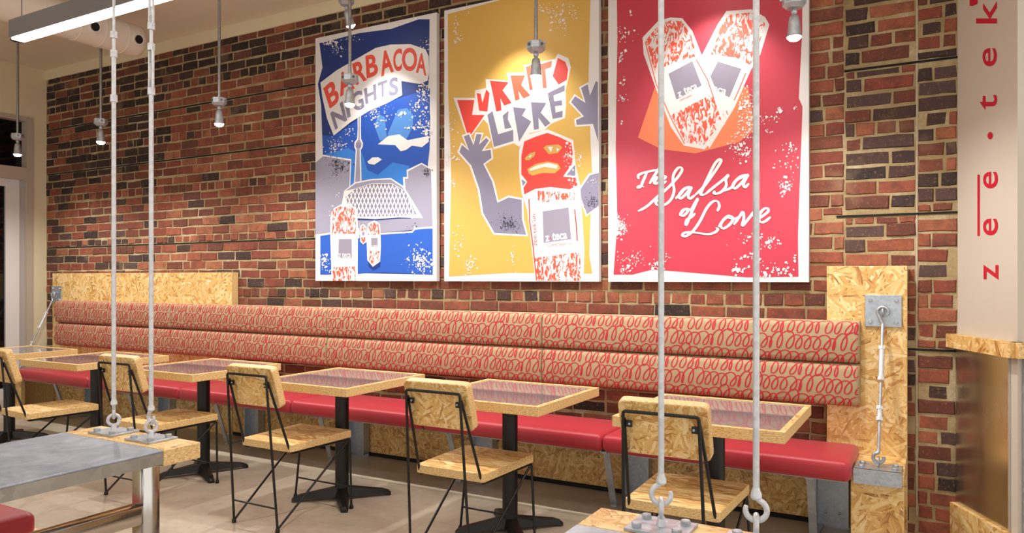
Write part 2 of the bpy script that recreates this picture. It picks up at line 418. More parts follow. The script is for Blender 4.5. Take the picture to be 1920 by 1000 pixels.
# ------------------------------------------------------------------ lamps
def pendant(name, x, y, zb, ztop, label, tilt=None, group=None, power=PEND_W):
    t = thing(name, label, 'lamp', (x, y, zb), 0, group)
    zj = .175
    MB().lathe([(.05,ztop-zb-.022),(.055,ztop-zb-.018),(.055,ztop-zb)]).build('canopy', 'dark_metal', t)
    MB().tube([(0,0,zj+.03),(0,0,ztop-zb-.02)], .0105, 12).build('rod', 'conduit', t)
    bx = MB().lathe([(.036,zj-.026),(.05,zj-.012),(.054,zj-.008),(.054,zj+.028),(.05,zj+.031)], seg=8, smooth=False).build('junction_box', 'galvanised', t)
    for a in (0, PI): MB().box(.054*math.cos(a)-.01, .054*math.cos(a)+.01, -.006, .006, zj+.018, zj+.026).build('lug', 'galvanised', bx)
    for a in range(4):
        q = a*PI/2+PI/8+PI/4; MB().lathe([(.009,0),(.009,.003),(.0,.0031)], c=(.051*math.cos(q),.051*math.sin(q),zj+.01), seg=10,
              M=Matrix.Rotation(q,3,'Z')@Matrix.Rotation(PI/2,3,'Y')).build('knockout', 'dark_metal', bx)
    R = tilt if tilt else Matrix.Identity(3)
    piv = Vector((0,0,zj-.045))
    MB().lathe([(.006,-.012),(.013,-.004),(.015,.004),(.011,.014),(.008,.024)], c=piv, seg=14).build('swivel', 'galvanised', t)
    MB().lathe([(.034,-.115),(.031,-.10),(.026,-.045),(.021,-.02),(.012,-.012)], c=piv, seg=18, M=R).build('lamp_holder', 'galvanised', t)
    MB().lathe([(.004,-.136),(.02,-.131),(.03,-.122),(.033,-.113)], c=piv, seg=18, M=R).build('bulb', 'bulb_glow', t)
    L = bpy.data.lights.new('bulb_light', 'SPOT'); L.energy = power; L.color = (1,.96,.905); L.spot_size = math.radians(150 if not tilt else 82); L.spot_blend = .7; L.shadow_soft_size = .03
    lo = bpy.data.objects.new('bulb_light', L); COL.objects.link(lo); lo.parent = t
    lo.location = piv+R@Vector((0,0,-.15)); lo.rotation_euler = R.to_euler()
    return t
PY = 3.7
pl = [(33,283,'leftmost pendant spotlight, hanging in front of the dark transom window'), (189,265,'second pendant spotlight from the left, its rod hidden behind the white duct'),
      (411,237,'pendant spotlight over plain brick left of the blue poster'), (656,195,'pendant spotlight hanging in front of the blue poster'),
      (1005,145,'pendant spotlight hanging in front of the yellow poster'), (1489,84,'pendant spotlight in front of the red poster, nearest to the column')]
for px, py, lab in pl:
    p = on_y(px, py, PY); pendant('pendant_lamp', p.x, PY, 2.485, CEIL-.04, lab, group='pendant spotlights in a row')
for px, lab in ((660,'tilted spotlight near the ceiling aimed at the blue poster'), (925,'tilted spotlight near the ceiling aimed at the yellow poster'), (None,'tilted spotlight near the ceiling aimed at the red poster')):
    x = on_y(px, 30, 4.05).x if px else -1.12
    R = Matrix.Rotation(math.radians(24), 3, 'X')
    pendant('wall_washer', x, 3.99, 3.14, CEIL, lab, R, 'poster spotlights', WASH_W)
c = MB().tube([(-7.27,PY,CEIL-.02),(1.4,PY,CEIL-.02)], .02, 10).build('conduit', 'dark_metal'); tag(c, 'grey ceiling conduit feeding the row of pendant spotlights', 'conduit')
# linear fluorescent beam
by = 2.6; e = on_y(16, 72, by); zb = e.z
bt = thing('linear_light', 'long grey suspended linear light with a glowing underside', 'light', (e.x, by, zb))
MB().box(0, 6.6, 0, .10, .004, .12).build('housing', 'beam_metal', bt)
MB().box(.012, 6.588, .014, .088, -.004, .006).build('diffuser', 'tube_glow', bt)
for xx in (.06, 2.4, 4.6): MB().tube([(xx,.05,.12),(xx,.05,CEIL-zb)], .003, 6).build('suspension_wire', 'dark_metal', bt)
MB().box(.012, 6.588, .014, .088, .118, .124).build('added_uplight', 'ceiling_fill_glow', bt)  # glowing strip added on top of the housing to brighten the ceiling
dup(bt, (-5.3, .35, zb), 0, 'added out-of-view fill light over the communal tables in the foreground')  # unseen copy of the beam, added as overhead fill for floor and seats
bt['group'] = 'linear lights'
# duct
dx, dr, dz = -5.80, .132, 3.345; yend = 3.86
dt = thing('air_duct', 'round white air duct with two dark nozzles under the ceiling', 'duct', (dx, yend, dz))
RX = Matrix.Rotation(PI/2, 3, 'X')
MB().lathe([(dr,0.03),(dr,8)], seg=36, M=RX).build('tube', 'white_duct', dt)
MB().lathe([(dr*.80,-.022),(dr*.93,-.012),(dr*.99,.008),(dr,.03)], seg=36, M=RX).build('end_cap', 'white_duct', dt)
for yy in (.14,.33,.52,.80,1.1): MB().lathe([(dr,yy-.004),(dr+.003,yy-.002),(dr+.003,yy+.002),(dr,yy+.004)], seg=36, M=RX).build('seam', 'white_duct', dt)
for px, py in ((178,50),(259,74)):
    p = on_y(px, py, 3.4); d_ = ray(px, py); best = None
    for k in range(400, 900):                      # first hit with the tube
        q = Vector((0,0,CAM_Z))+d_*(k*.01)
        if (q.x-dx)**2+(q.z-dz)**2 <= dr*dr*1.02: best = q; break
    if best is None: continue
    n = Vector((best.x-dx,0,best.z-dz)).normalized(); M = n.to_track_quat('Z','Y').to_matrix(); loc = Vector((n.x*dr,best.y-yend,n.z*dr))
    MB().lathe([(.052,-.01),(.052,.006),(.044,.01),(.036,.006)], c=loc, seg=24, M=M).build('nozzle_ring', 'white_duct', dt)
    MB().lathe([(.034,-.005),(.034,.008)], c=loc, seg=24, M=M).build('nozzle', 'duct_hole', dt)
for yy in (-1.2,-3.4): MB().tube([(0,yy,dr),(0,yy,CEIL-dz)], .005, 6).build('hanger', 'dark_metal', dt)
# ------------------------------------------------------------------ posters
YF = 4.455
_g = {}
def glyph(text, bold=0.0):
    key = (text, bold)
    if key in _g: return _g[key]
    cu = bpy.data.curves.new('g', 'FONT'); cu.body = text; cu.offset = bold; cu.resolution_u = 4
    ob = bpy.data.objects.new('g', cu); COL.objects.link(ob); bpy.context.view_layer.update()
    me = bpy.data.meshes.new_from_object(ob.evaluated_get(bpy.context.evaluated_depsgraph_get()))
    vs = [v.co.copy() for v in me.vertices]; fs = [list(p.vertices) for p in me.polygons]
    bpy.data.objects.remove(ob); bpy.data.curves.remove(cu); bpy.data.meshes.remove(me)
    x0, x1 = min(v.x for v in vs), max(v.x for v in vs); y0, y1 = min(v.y for v in vs), max(v.y for v in vs)
    _g[key] = ([((v.x-x0)/(x1-x0), (v.y-y0)/(y1-y0)) for v in vs], fs); return _g[key]
def warp(q, u, v):           # q = TL,TR,BR,BL
    t = [q[0][i]*(1-u)+q[1][i]*u for i in (0,1)]; b = [q[3][i]*(1-u)+q[2][i]*u for i in (0,1)]
    return (b[0]*(1-v)+t[0]*v, b[1]*(1-v)+t[1]*v)
def smooth(pts, n=6):
    out = []
    P = [pts[0]]+list(pts)+[pts[-1]]
    for i in range(1, len(P)-2):
        for k in range(n):
            t = k/n
            out.append(tuple(.5*((2*P[i][j])+(-P[i-1][j]+P[i+1][j])*t+(2*P[i-1][j]-5*P[i][j]+4*P[i+1][j]-P[i+2][j])*t*t+(-P[i-1][j]+3*P[i][j]-3*P[i+1][j]+P[i+2][j])*t**3) for j in (0,1)))
    out.append(tuple(pts[-1])); return out
class Poster:
    def __init__(s, label, px0, px1, org, sc):
        s.x0 = on_y(px0, 500, YF).x; s.x1 = on_y(px1, 500, YF).x; s.z0 = 1.342; s.z1 = 3.308
        s.loc = ((s.x0+s.x1)/2, YF, s.z0)
        s.root = thing('wall_poster', label, 'poster', s.loc, 0, 'framed posters on the brick wall')
        MB().box(s.x0, s.x1, YF, 4.494, s.z0, s.z1).build('canvas_panel', 'poster_white', s.root, s.loc)
        s.org, s.sc, s.lay, s.par = org, sc, 0, s.root
    def pt(s, p, dy=0.0):
        q = on_y(s.org[0]+p[0]/s.sc, s.org[1]+p[1]/s.sc, YF); return (min(max(q.x,s.x0+.001),s.x1-.001), YF-.0006-s.lay*.00012-dy, min(max(q.z,s.z0+.001),s.z1-.001))
    def up(s): s.lay += 1
    def polys(s, name, mat, lst):
        for pts in lst:
            vs = [s.pt(p) for p in pts]; o = MB().add(vs, [list(range(len(vs)))]).build(name, mat, s.par, s.loc)
        s.up(); return o
    def ribs(s, name, mat, lines, w, off=(0,0), taper=False, split=True):
        for pts in lines:
            m = MB() if (split or pts is lines[0]) else m; n = len(pts); vs = []; li = (lines.index(pts)%7)*3e-5
            for i in range(n):
                a, b = pts[max(i-1,0)], pts[min(i+1,n-1)]; tx, ty = b[0]-a[0], b[1]-a[1]; l = math.hypot(tx,ty) or 1
                ww = w*.5
                if taper:   # calligraphic pen: thick on down strokes
                    ww = w*.5*(.55+.55*abs((tx*.35-ty*.94)/l))*(.55+.45*min(1,i/3,(n-1-i)/3))
                nx, ny = -ty/l*ww, tx/l*ww
                vs += [s.pt((pts[i][0]+nx+off[0],pts[i][1]+ny+off[1]),li+i*4e-6), s.pt((pts[i][0]-nx+off[0],pts[i][1]-ny+off[1]),li+i*4e-6)]
            m.add(vs, [(2*i,2*i+1,2*i+3,2*i+2) for i in range(n-1)])
            if split: m.build(name, mat, s.par, s.loc)
        s.lay += 5 if taper else 2
        if not split: o = m.build(name, mat, s.par, s.loc); o['kind'] = 'stuff'
    def text(s, name, mat, items, bold=.02):
        m = MB()
        for ch, q in items:
            gv, gf = glyph(ch, bold); m = MB().add([s.pt(warp(q,*v)) for v in gv], gf)
            o = m.build(name, mat, s.par, s.loc)
            if len(ch) > 1: o['kind'] = 'stuff'
        s.up()
    def specks(s, name, mat, clusters, seed=1):
        R = random.Random(seed); m = MB()
        for cx, cy, sx, sy, n, r in clusters:
            for _ in range(n):
                x, y = R.gauss(cx, sx), R.gauss(cy, sy); rr = r*.85*R.uniform(.35,1.3)*(1.6 if R.random() < .12 else 1); k = R.choice([3,4,5]); a0 = R.uniform(0,6); st = R.uniform(.5,1)
                th = R.uniform(0,3)
                pts = []
                for i in range(k):
                    a = a0+2*PI*i/k; ex, ey = rr*math.cos(a)*R.uniform(.7,1.2), rr*st*math.sin(a)*R.uniform(.7,1.2)
                    pts.append((x+ex*math.cos(th)-ey*math.sin(th), y+ex*math.sin(th)+ey*math.cos(th)))
                jt = R.uniform(0, 4e-4); m.add([s.pt(p, jt) for p in pts], [list(range(k))])
        s.lay += 4; o = m.build(name, mat, s.par, s.loc); o['kind'] = 'stuff'; return o
# --- blue poster (coordinates: zoom of the photo from 580,20 at 3.846)
P = Poster('blue wall poster reading barbacoa nights with tower and dome', 591.5, 818.5, (580,20), 3.846)
D = 1000
low = lambda l: [(x, y+D) for x, y in l]
sky = [(72,235),(360,162),(590,132),(790,62),(868,62),(862,500),(845,640),(872,760),(868,1000),(855,1110),(890,1570),(890,1905),(400,1895),(345,1900),(80,1905),(80,1620),(98,1040),(85,680),(62,530),(95,410),(75,250)]
P.polys('print_background', 'p_navy', [sky])
P.polys('blue_shape', 'p_blue', [[(470,690),(870,560),(868,1000),(855,1110),(830,1400),(100,1400),(98,1040),(95,900),(178,900),(330,800)]])
P.polys('blue_patch', 'p_blue2', [low([(100,40),(280,-10),(330,20),(325,260),(250,300),(60,300)]), low([(372,5),(420,150),(495,185),(600,95),(720,120),(720,200),(690,290),(375,260)])])
P.polys('blue_lobe', 'p_blue3', [[(500,745),(545,770),(555,880),(562,915),(510,940),(470,830)], [(640,715),(705,703),(755,760),(740,850),(705,920),(600,960),(565,890)]])
P.polys('building_outline', 'p_white', [low([(40,90),(98,40),(303,72),(295,290),(160,640),(40,640)]), low([(702,150),(810,98),(886,140),(900,585),(760,590),(680,300),(676,200),(705,200)])])
P.polys('building', 'p_grey', [low([(40,97),(100,50),(297,82),(288,280),(160,615),(40,615)]), low([(712,160),(810,108),(878,147),(890,560),(766,578),(695,300),(688,212),(714,212)])])
P.polys('tower_outline', 'p_white', [[(348,735),(374,735),(372,850),(374,925),(388,955),(385,985),(372,1005),(378,1245),(322,1255),(335,1005),(325,985),(326,950),(345,925),(350,850)]])
P.polys('tower', 'p_grey', [[(356,745),(366,745),(364,930),(378,958),(376,982),(364,1000),(368,1240),(331,1248),(344,1000),(334,980),(336,955),(354,930)]])
P.polys('tower_pod', 'p_greydk', [[(355+20*math.cos(a*PI/4), 970+22*math.sin(a*PI/4)) for a in range(8)]])
P.polys('water', 'p_water', [low([(80,622),(160,608),(520,612),(745,598),(765,577),(890,572),(890,905),(540,890),(400,893),(345,900),(80,905)])])
P.ribs('shore_line', 'p_white', [low([(40,625),(160,606),(520,610),(742,596),(764,574),(895,562)])], 12)
P.polys('dome_outline', 'p_white', [low([(235,400),(252,300),(330,238),(450,215),(590,208),(682,268),(822,497),(640,492),(480,505),(340,497)])])
P.polys('dome_shade', 'p_grey', [low([(262,300),(335,248),(450,224),(588,218),(672,274),(690,300),(600,246),(450,246),(330,285)]), low([(345,512),(480,515),(640,502),(768,500),(752,582),(520,602),(345,600)])])
P.polys('dome_roof', 'p_greydk', [low([(262,345),(330,288),(450,250),(600,250),(690,305),(775,470),(640,482),(345,487),(300,460)])])
tops = [(262,345),(330,288),(450,250),(600,250),(690,305),(775,470)]
def ytop(x):
    for (a,b),(c,d_) in zip(tops, tops[1:]):
        if a <= x <= c: return b+(d_-b)*(x-a)/(c-a)
    return 999
lines = []
for k in range(-2, 24):
    for sg in (-1, 1):
        x0 = 250+k*27; seg = []
        for y in range(486, 244, -8):
            x = x0+sg*(486-y)*.36
            if 264 < x < 773 and y >= ytop(x): seg.append((x, y+D))
            elif seg: break
        if len(seg) > 1: lines.append(seg)
P.ribs('dome_lattice', 'p_white', lines, 7, split=False)
P.polys('cloud', 'p_white', [[(495,965),(570,905),(650,893),(710,935),(860,905),(864,945),(815,985),(740,975),(700,1005),(660,1015),(620,970)], low([(420,90),(455,60),(500,58),(525,75),(500,92),(470,112),(430,105)])])
P.polys('burrito_shadow', 'p_waterdk', [low([(425,800),(515,790),(510,850),(465,875),(430,850)]), low([(370,650),(412,650),(405,685),(388,690)])])
P.polys('burrito_outline', 'p_white', [low([(180,425),(240,393),(300,395),(347,440),(352,600),(350,952),(163,952),(153,640),(155,490)]), low([(425,535),(470,513),(512,540),(518,700),(512,810),(460,848),(420,800),(413,620)]),
   low([(368,555),(390,538),(414,560),(412,670),(390,687),(368,665)]), low([(352,570),(362,570),(364,640),(352,645)])])
P.polys('foil_wrap', 'p_foil', [low([(172,440),(235,408),(300,408),(337,450),(337,612),(165,608)]), low([(165,850),(335,845),(335,952),(172,952)]), low([(430,545),(470,525),(505,548),(508,618),(426,618)]), low([(426,735),(508,735),(505,805),(460,838),(428,798)]),
   low([(374,560),(390,548),(407,565),(405,590),(374,590)]), low([(374,635),(406,635),(404,665),(390,678),(374,660)])])
P.polys('logo_square', 'p_logo', [low([(215,648),(308,648),(308,785),(210,785)]), low([(448,640),(495,640),(495,705),(448,705)]), low([(382,597),(400,597),(400,622),(382,622)])])
P.text('logo_text', 'p_white', [('z teca', low([(213,746),(300,746),(300,783),(213,783)])), ('z teca', low([(450,690),(492,690),(492,702),(450,702)]))], .01)
ban = [(82,520),(200,430),(340,350),(480,270),(590,245),(730,242),(840,280),(862,330),(866,440),(855,505),(800,530),(665,508),(672,610),(560,670),(440,720),(300,805),(178,902),(130,780),(95,620)]
P.polys('banner', 'p_white', [ban])
P.text('banner_lettering', 'p_red', [('B',[(102,562),(185,482),(224,655),(150,708)]),('A',[(195,470),(285,415),(332,560),(225,622)]),('R',[(310,385),(398,345),(418,500),(340,540)]),('B',[(406,328),(482,305),(503,462),(416,492)]),
  ('A',[(500,300),(598,275),(612,440),(520,478)]),('C',[(602,290),(672,266),(670,432),(612,445)]),('O',[(668,268),(782,266),(778,442),(672,436)]),('A',[(772,312),(852,304),(846,472),(770,446)])], .03)
P.text('banner_lettering', 'p_greydk', [('N',[(152,742),(240,652),(276,790),(190,862)]),('I',[(256,650),(282,640),(302,765),(276,776)]),('G',[(298,602),(380,568),(402,706),(318,732)]),('H',[(396,565),(482,528),(488,642),(408,678)]),
  ('T',[(496,522),(564,498),(562,606),(500,640)]),('S',[(578,492),(642,476),(646,606),(576,622)])], .03)
P.specks('splatter', 'p_white', [(160,225,40,14,60,8),(215,285,40,25,30,7),(300,195,60,12,12,6),(850,240,25,20,25,6),(830,570,30,40,60,9),(800,680,45,45,60,9),(850,850,20,40,50,9),(780,830,40,30,35,8),(490,720,60,35,110,6),(520,800,40,25,25,7),(660,745,20,10,12,10),
   (200,970,40,30,90,6),(290,870,25,20,20,6),(210,1340,6,12,6,6),(110,1810,25,40,55,8),(810,1800,50,45,110,9),(800,1850,50,20,30,8),(160,1470,12,30,14,6)], 3)
P.specks('stipple', 'p_black', [(210,1115,38,28,160,5),(180,1180,35,30,40,4),(845,1165,14,18,50,5),(700,1560,30,25,14,6)], 4)
# --- yellow poster
P = Poster('yellow wall poster reading burrito libre with masked burrito and raised arms', 833, 1123, (825,0), 3.572)
D = 928.6
P.polys('print_background', 'p_yellow', [[(52,95),(300,28),(600,-55),(1010,-170),(1008,0),(995,500),(1010,1000),(1020,1160),(1000,D+780),(1020,D+905),(470,D+900),(60,D+925),(75,D+250),(70,D+60),(55,640)]])
P.polys('lettering_cutout', 'p_white', [[(90,655),(235,655),(235,605),(310,590),(305,530),(460,540),(445,488),(570,485),(560,440),(620,425),(770,395),(790,360),(860,390),(877,450),(850,570),(842,600),(845,700),(838,790),(745,830),(700,872),(600,892),(530,985),(495,960),(360,1002),(320,830),(292,800),(215,905),(175,900)]])
P.polys('red_letter', 'p_mred', [[(115,670),(230,670),(215,770),(300,770),(210,900),(180,890)], [(247,625),(272,628),(285,690),(310,600),(332,625),(318,748),(262,742)], [(335,540),(460,552),(420,605),(480,690),(430,708),(405,660),(412,740),(378,748)],
   [(790,388),(840,415),(858,465),(850,535),(795,567),(755,510)]])
P.polys('red_letter', 'p_red2', [[(472,505),(570,505),(545,570),(605,640),(560,660),(525,610),(535,665),(505,675)], [(575,450),(612,435),(610,540),(622,600),(602,605)], [(640,440),(750,408),(745,450),(705,465),(715,590),(690,590),(680,470),(640,475)]])
P.polys('grey_letter', 'p_greydk', [[(318,770),(352,745),(390,900),(490,870),(492,945),(362,985)], [(420,775),(460,742),(455,800),(480,855),(435,865)], [(490,718),(577,728),(550,775),(612,815),(530,950)], [(610,685),(712,690),(675,755),(740,825),(705,850),(660,790),(662,865),(630,870)],
   [(722,625),(835,570),(835,610),(760,640),(765,680),(815,672),(818,705),(770,712),(775,755),(822,742),(820,785),(755,797)]])
def grow(pts, k):
    cx = sum(p[0] for p in pts)/len(pts); cy = sum(p[1] for p in pts)/len(pts); out = []; n = len(pts)
    area = sum(pts[i][0]*pts[(i+1)%n][1]-pts[(i+1)%n][0]*pts[i][1] for i in range(n)); sg = 1 if area > 0 else -1
    for i in range(n):
        a, b, c_ = pts[i-1], pts[i], pts[(i+1)%n]
        def nn(p, q): l = math.hypot(q[0]-p[0], q[1]-p[1]) or 1; return (sg*(q[1]-p[1])/l, -sg*(q[0]-p[0])/l)
        n1, n2 = nn(a,b), nn(b,c_); mx, my = n1[0]+n2[0], n1[1]+n2[1]; l = math.hypot(mx,my) or 1; s_ = min(1.6, 2/max(l*l,.3)*l/1.0*.5+.5)
        out.append((b[0]+mx/l*k*s_, b[1]+my/l*k*s_))
    return out
larm = low([(130,90),(148,42),(195,82),(160,-15),(195,-28),(225,45),(245,-30),(280,-28),(262,40),(310,-5),(328,12),(280,85),(340,75),(345,130),(290,170),(350,290),(385,430),(460,395),(548,410),(550,540),(578,645),(365,632),(290,500),(265,340),(210,180)])
rhand = [(878,685),(905,645),(975,690),(945,590),(990,565),(1005,640),(1045,542),(1058,552),(1060,950),(1025,830),(915,838),(912,805),(965,780)]
rarm = low([(930,355),(1005,245),(1068,230),(1068,450),(985,508)])
low2 = lambda l: low(l)
P.polys('arm_outline', 'p_white', [grow(larm,13), grow(rhand,13), grow(rarm,13)])
P.polys('arm', 'p_greydk', [larm, rhand, rarm])
P.polys('burrito_outline', 'p_white', [low([(530,80),(560,-20),(720,-62),(893,10),(910,180),(940,320),(968,740),(962,952),(640,952),(585,480),(548,370),(530,220)])])
P.polys('mask', 'p_mred', [low([(565,20),(640,-12),(720,-38),(800,-10),(880,30),(890,100),(885,170),(825,255),(910,262),(922,312),(870,340),(740,325),(640,337),(565,375),(560,330),(585,290),(545,240),(545,120)])])
P.polys('mask_notch', 'p_greydk', [low([(905,175),(848,245),(908,252)]), low([(546,272),(575,292),(556,320)])])
P.polys('mask_opening', 'p_yellow', [low([(570,130),(600,100),(640,88),(636,115),(600,145),(572,145)]), low([(693,62),(715,45),(795,40),(820,60),(790,97),(730,105)]), low([(585,205),(640,170),(720,153),(790,168),(808,200),(770,232),(690,230),(620,248),(595,235)])])
P.polys('mask_opening_white', 'p_white', [low([(592,122),(616,106),(606,130)]), low([(722,55),(757,55),(743,92)]), low([(780,65),(800,70),(785,88)]), low([(600,205),(650,180),(725,163),(790,180),(782,202),(700,190),(605,217)])])
P.polys('foil_wrap', 'p_foil', [low([(655,350),(905,362),(900,412),(790,410),(655,440)]), low([(632,800),(940,760),(945,952),(650,952)])])
P.polys('label_panel', 'p_white', [low([(590,440),(905,412),(945,755),(625,798)])])
P.polys('logo_square', 'p_logo', [low([(688,488),(862,462),(880,675),(695,700)])])
P.text('logo_text', 'p_white', [('z', low([(706,652),(732,649),(734,688),(708,692)])), ('teca', low([(750,632),(850,622),(853,672),(753,685)]))], .025)
P.polys('logo_dot', 'p_mred', [low([(735,668),(742,660),(748,668),(741,676)])])
P.text('label_text', 'p_red', [('GOURMET BURRITOS', low([(712,710),(882,696),(882,712),(714,728)]))], .0)
P.ribs('label_line', 'p_mred', [low([(597,405),(602,560),(622,700),(648,950)]), low([(903,475),(912,560),(921,685)])], 8)
P.text('label_text', 'p_mred', [("zee.tek'uh", low([(620,720),(612,508),(632,506),(645,718)][0:1]+[(618,505),(640,505),(652,720)]))], 0)
P.specks('splatter', 'p_white', [(800,140,40,40,60,7),(780,60,60,30,40,6),(900,80,30,30,16,6),(105,190,10,40,40,6),(120,265,25,12,25,6),(185,95,12,8,8,5),(75,D+130,25,40,40,8),(95,D+290,6,20,14,6),(130,D+700,25,50,30,7),(205,D+850,20,35,55,7),(490,D+790,12,40,35,6),(870,D+120,22,40,60,7),(890,D+280,20,20,30,6),(1035,D+280,20,20,20,5),(80,840,20,60,24,6),(940,D+150,15,30,30,6)], 9)
P.specks('stipple', 'p_black', [(462,D+575,34,22,190,4),(455,D+540,38,30,60,3),(1020,D+430,26,22,110,4),(1015,D+390,30,20,30,3)], 11)
# --- red poster
P = Poster('red wall poster reading the salsa of love with two crossed burritos', 1140.5, 1516.5, (1130,0), 3.4475)
K = 3.4475/3.845
sc6 = lambda l: [(x*K, 280*3.4475+y*K) for x, y in l]
P.polys('print_background', 'p_crimson', [[(88,-650),(92,0),(95,260),(88,660)]+sc6([(95,0),(105,500),(98,640),(78,905),(215,905),(360,868),(750,900),(1040,925),(1412,920),(1408,640),(1430,0)])+[(1292,690),(1268,635),(1290,200),(1290,-700)]])
P.polys('orange_fan', 'p_orange', [[(340,560),(228,890),(380,965),(600,992),(880,920),(985,840),(940,560)]])
P.polys('burrito_outline', 'p_white', [[(800,72),(960,60),(1050,110),(1078,160),(1020,350),(960,450),(850,700),(690,960),(600,800),(640,360),(745,155)]])
P.polys('foil_wrap', 'p_foil', [[(815,95),(960,80),(1040,130),(1050,160),(980,390),(950,418),(860,372),(700,355),(760,180)], [(780,720),(830,710),(770,800)]])
P.polys('logo_square', 'p_logo', [[(745,398),(897,445),(820,630),(705,575),(693,500)]])
P.text('logo_text', 'p_white', [('eca', [(716,556),(804,580),(792,616),(710,590)])], .025)
P.polys('burrito_outline', 'p_white', [[(258,243),(360,135),(440,113),(515,118),(580,200),(650,380),(740,600),(792,800),(660,967),(525,942),(440,820),(340,560),(265,350)]])
P.polys('foil_wrap', 'p_foil', [[(275,265),(370,150),(450,130),(510,138),(570,220),(612,368),(500,390),(400,432),(340,470)], [(440,745),(530,700),(710,608),(772,790),(650,942),(535,920)]])
P.polys('logo_square', 'p_logo', [[(425,478),(580,395),(640,553),(478,645)]])
P.text('logo_text', 'p_white', [('z', [(482,600),(508,590),(516,622),(490,632)]), ('teca', [(518,568),(604,534),(616,574),(532,612)])], .025)
P.ribs('label_line', 'p_red2', [[(275,270),(320,440),(345,540),(440,760),(530,930)], [(605,385),(680,520),(720,640)], [(925,475),(890,560),(850,650)]], 6)
P.text('label_text', 'p_red', [('GOURMET BURRITOS', [(498,645),(575,612),(578,622),(501,656)])], 0)
scr = [[(262,215),(258,190),(290,172),(340,160),(392,148)], [(322,165),(292,230),(275,268),(246,280)], [(246,276),(272,266),(300,272)], [(412,128),(375,190),(338,250)], [(340,246),(372,205),(392,203),(374,240),(382,250),(402,240)], [(400,232),(440,215),(455,198),(435,192),(410,232),(425,252),(462,228)],
  [(256,447),(320,412),(400,340),(470,280),(540,205),(572,155),(565,131),(540,140),(512,185),(508,240),(516,300),(495,360),(450,400),(402,405),(384,385),(400,362)],
  [(524,357),(560,325),(590,290),(628,272),(590,285),(553,330),(560,356),(600,325),(642,272),(618,330),(628,357),(668,330)], [(668,330),(730,270),(800,175),(852,92),(845,72),(810,105),(762,200),(722,285),(708,328),(740,325)],
  [(740,325),(800,275),(870,220),(908,185),(888,220),(892,262),(855,308),(805,322),(810,300)], [(872,302),(930,275),(965,225),(1035,188),(990,200),(942,252),(952,284),(1000,245),(1050,182),(1017,245),(1025,275),(1056,246)],
  [(556,480),(585,440),(612,430),(582,438),(562,470),(582,480),(612,452),(616,432),(642,438)], [(630,450),(686,358),(672,390),(640,460),(612,530),(600,546),(608,510),(640,490),(668,462)],
  [(826,448),(842,410),(828,376),(792,380),(748,430),(702,520),(652,590),(604,625),(576,625),(590,604),(640,598),(700,606),(760,613),(810,600),(832,576),(815,566)],
  [(836,560),(880,500),(912,480),(872,510),(852,548),(870,572),(918,542),(942,500),(918,480),(900,492),(950,502),(985,488)], [(945,545),(985,490),(1012,452),(1018,500),(1008,552),(1060,492),(1088,455),(1080,478),(1112,475)], [(1100,512),(1150,485),(1192,450),(1188,425),(1152,440),(1126,490),(1140,526),(1172,520),(1212,488)]]
scr = [sc6(smooth(l)) for l in scr]
P.ribs('script_shadow', 'p_shadow', scr, 15, (-3,4), True, False)
P.ribs('script_lettering', 'p_white', scr, 17, (0,0), True)
c6 = lambda x, y, a, b, n, r: (x*K, 280*3.4475+y*K, a, b, n, r)
P.specks('splatter', 'p_white', [(180,90,5,6,3,14),(140,240,30,50,28,8),(120,370,15,20,18,9),(135,520,10,20,6,12),(120,640,25,15,24,8),(128,795,4,6,3,14),(930,680,30,50,60,10),(950,800,40,40,60,10),(1060,760,50,20,30,8),(1145,712,12,8,12,9),(1245,695,8,8,5,10),(1080,850,10,10,8,8),(870,960,30,25,35,10),(1210,950,20,20,25,9),(910,880,40,30,30,8),
  c6(1030,30,20,20,35,7), c6(1320,130,40,70,30,8), c6(1320,260,25,20,45,8), c6(1300,320,12,10,10,9), c6(130,560,22,32,220,5), c6(105,560,10,40,80,7), c6(220,790,50,28,70,6), c6(390,830,18,22,40,7), c6(160,870,20,18,30,7), c6(470,790,20,15,14,6), c6(1120,640,100,35,30,8), c6(1215,680,20,25,25,10), c6(1050,800,50,30,28,9), c6(980,880,18,18,18,13), c6(1190,880,40,25,26,11), c6(1320,890,40,25,24,12), c6(1390,800,15,30,8,9)], 21)
# --- column lettering (vinyl letters on the painted face)
lt = thing('wall_lettering', 'red vertical pronunciation lettering on the beige column', 'lettering', (A.x, A.y, 1.4))
def on_col(px, py):
    d_ = ray(px, py); n3 = Vector((nrm.x, nrm.y, 0)); o3 = Vector((A.x+nrm.x*.0015, A.y+nrm.y*.0015, 0)); c0 = Vector((0,0,CAM_Z))
    t = (o3-c0).dot(n3)/d_.dot(n3); return c0+d_*t
def colletter(ch, l, r, t, b, bold=.0):
    m = MB(); gv, gf = glyph(ch, bold)
    fr = [on_col(r-(r-l)*v, b-(b-t)*u) for u, v in gv]; bk = [p+Vector((nrm.x,nrm.y,0))*-.0012 for p in fr]; n = len(fr)
    m.add(fr, gf); m.build('letter', 'red_letter', lt, lt.location)
for a in (('z',1844,1872,496.6,525), ('e',1843,1871,410,441.6), ('e',1843,1871,322,353.6), ('t',1836.5,1869.5,178,205.5), ('e',1842,1869,90,124.5), ('k',1830,1869,2,44), ("'",1818,1833,-6,11), ('u',1843,1869,-86,-50), ('h',1830,1868,-150,-112)):
    colletter(*a, bold=.008)
m = MB(); m.add([on_col(1832.5,327.7), on_col(1837,327.7), on_col(1837,442.7), on_col(1832.5,442.7)], [(0,1,2,3)]); m.build('overline', 'red_letter', lt, lt.location)
m = MB(); m.add([on_col(1856.5+5.2*math.cos(k*PI/8), 254.5+7*math.sin(k*PI/8)) for k in range(16)], [list(range(16))]); m.build('dot', 'red_letter', lt, lt.location)
